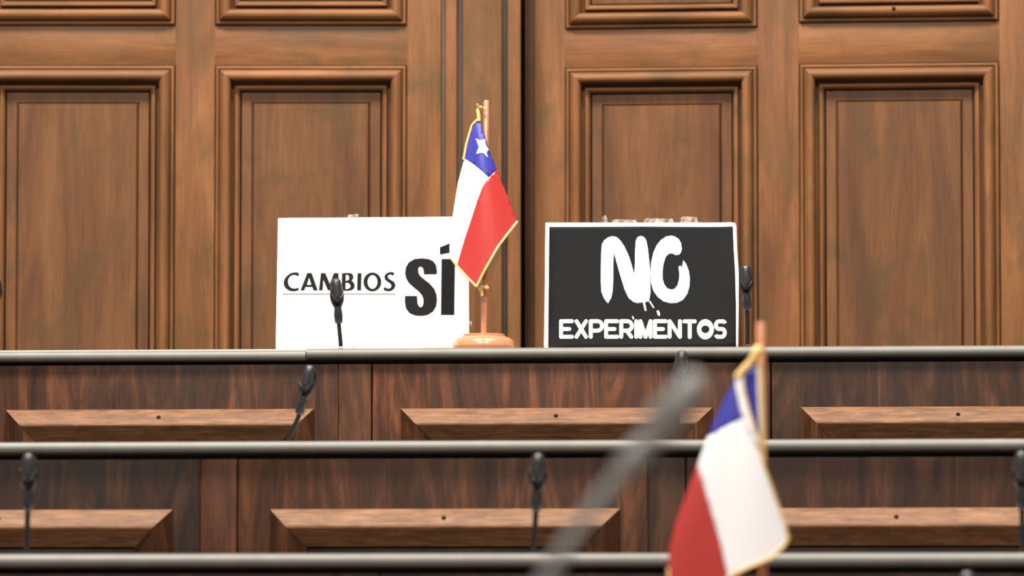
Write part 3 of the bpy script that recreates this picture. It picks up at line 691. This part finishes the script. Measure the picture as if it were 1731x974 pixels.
for a, b in ((807.5, 178), (814.5, 182)):
    bm = bmesh.new(); x, z = GF.hit(a, b); bmesh.ops.create_uvsphere(bm, u_segments=14, v_segments=10, radius=0.0026, matrix=Matrix.Translation((x, -0.003, z)))
    bm_obj('brass_bead', bm, M['brass'], parent=fg, loc=off(fg), smooth=60)
cords(fg, 'cord_bow', edge(GF, [(808, 484), (812, 488), (814, 494), (814.5, 500)], lambda x, z: 0.004), 0.0026)
cords(fg, 'cord_bow', edge(GF, [(809, 486), (816, 484.5), (821, 486), (826, 487)], lambda x, z: 0.003), 0.0024)
cords(fg, 'cord_bow', edge(GF, [(819, 486), (822, 482.5), (824, 482)], lambda x, z: 0.005), 0.0018)

# blurred flag in the foreground
HF = Frame(ROW[4].m @ Vector((0, 0.06, 0)), -4.2)
H = lambda pts: px(HF, pts)
hx, _ = HF.hit(1288, 900, 0.03)
fh = thing('desk_flag', 'large blurred red, white and blue flag in the foreground at right', 'flag', HF, (hx, 0.03, ZTOP[4]), 'desk flags with gold edging')
flag_stand(fh, HF, 1289, 1286, 545, ZTOP[4], 0.03)
LB2 = [(1272, 610), (1246, 636), (1223, 678), (1206, 717), (1196, 740), (1180, 785), (1158, 841), (1141, 889), (1131, 932), (1130, 973), (1138, 1010), (1170, 1030)]
RB2 = [(1276, 610), (1262, 660), (1272, 712), (1280, 746), (1292, 788), (1309, 836), (1326, 884), (1333, 908), (1326, 923), (1304, 944), (1268, 959), (1239, 973), (1205, 1000), (1175, 1030)]
lt2 = [(z, x) for x, z in H(LB2)]; rt2 = [(z, x) for x, z in H(RB2)]
bulge2 = drape(HF, (1274, 610), (1240, 1010), 66, 0.034, 3.2, -0.4, 0.004)
BW2 = [(1196, 740), (1216, 729), (1237, 718), (1262, 706)]
WR2 = [(1180, 785), (1187, 810), (1196, 843), (1206, 876), (1215, 906), (1224, 942), (1231, 973), (1226, 984)]
sheet([H([(1272, 612), (1246, 636), (1223, 678), (1206, 717)] + BW2 + [(1254, 670), (1252, 645), (1274, 614)])], bulge2, M['flag_blue'], 'blue_canton', fh, cut=c)
sheet([H(BW2[::-1] + [(1180, 785)] + WR2[1:] + [(1239, 973), (1268, 959), (1304, 944), (1326, 923), (1333, 908), (1326, 884), (1309, 836), (1292, 788), (1280, 746), (1270, 718)])], bulge2, M['flag_white'], 'white_field', fh, cut=c)
sheet([H([(1180, 785), (1158, 841), (1141, 889), (1131, 932), (1130, 973), (1138, 1010), (1170, 1030), (1205, 1000)] + WR2[::-1][:-1])], bulge2, M['flag_red'], 'red_field', fh, cut=c)
inn = lambda x, z: 0.006
ib = sheet([H([(1262, 628), (1288, 612), (1290, 700), (1288, 748), (1270, 740), (1250, 690), (1248, 650)])], inn, M['flag_blue'], 'inner_blue_fold', fh, cut=0.01)
sheet([H([(1272, 740), (1288, 748), (1292, 775), (1300, 830), (1250, 900), (1190, 980), (1150, 960), (1160, 870), (1200, 790)])], lambda x, z: 0.010, M['flag_red'], 'back_fold', fh, cut=0.02)
hem = sheet([H([(1242, 636), (1256, 632), (1258, 660), (1266, 694), (1275, 722), (1288, 757), (1279, 752), (1262, 722), (1252, 694), (1245, 662)])], lambda x, z: bulge2(x, z) - 0.003, M['flag_white'], 'white_hem', fh, cut=c)
cords(fh, 'gold_fringe', edge(HF, [(1256, 633), (1258, 660), (1266, 694), (1275, 722), (1288, 757)], lambda x, z: bulge2(x, z) - 0.004), 0.0010)
sheet([H([(1279, 622), (1285, 618), (1288, 700), (1290, 765), (1286, 750), (1282, 700)])], lambda x, z: -0.001, M['flag_white'], 'white_hem', fh)
cords(fh, 'gold_fringe', edge(HF, [(1284, 606), (1287, 650), (1289, 700), (1290, 745), (1291, 780)], lambda x, z: -0.002), 0.0019)
cords(fh, 'gold_fringe', edge(HF, [(1280, 746), (1292, 788), (1309, 836), (1326, 884), (1333, 908)], bulge2), 0.0009)
cords(fh, 'gold_fringe', edge(HF, [(1333, 908), (1326, 923), (1304, 944), (1268, 959), (1239, 973), (1205, 1000), (1175, 1030)], bulge2), 0.0015)
cords(fh, 'gold_fringe', edge(HF, [(1130, 960), (1131, 985), (1138, 1010), (1170, 1030)], bulge2), 0.0015)
cords(fh, 'cord', edge(HF, [(1246, 638), (1256, 626), (1268, 614), (1276, 600), (1281, 592)], lambda x, z: -0.003), 0.0034)
bm = bmesh.new(); x, z = HF.hit(1280, 593); bmesh.ops.create_uvsphere(bm, u_segments=16, v_segments=12, radius=0.0058, matrix=Matrix.Translation((x, 0.008, z)))
bm_obj('gold_knot', bm, M['gold'], parent=fh, loc=off(fh), smooth=60)
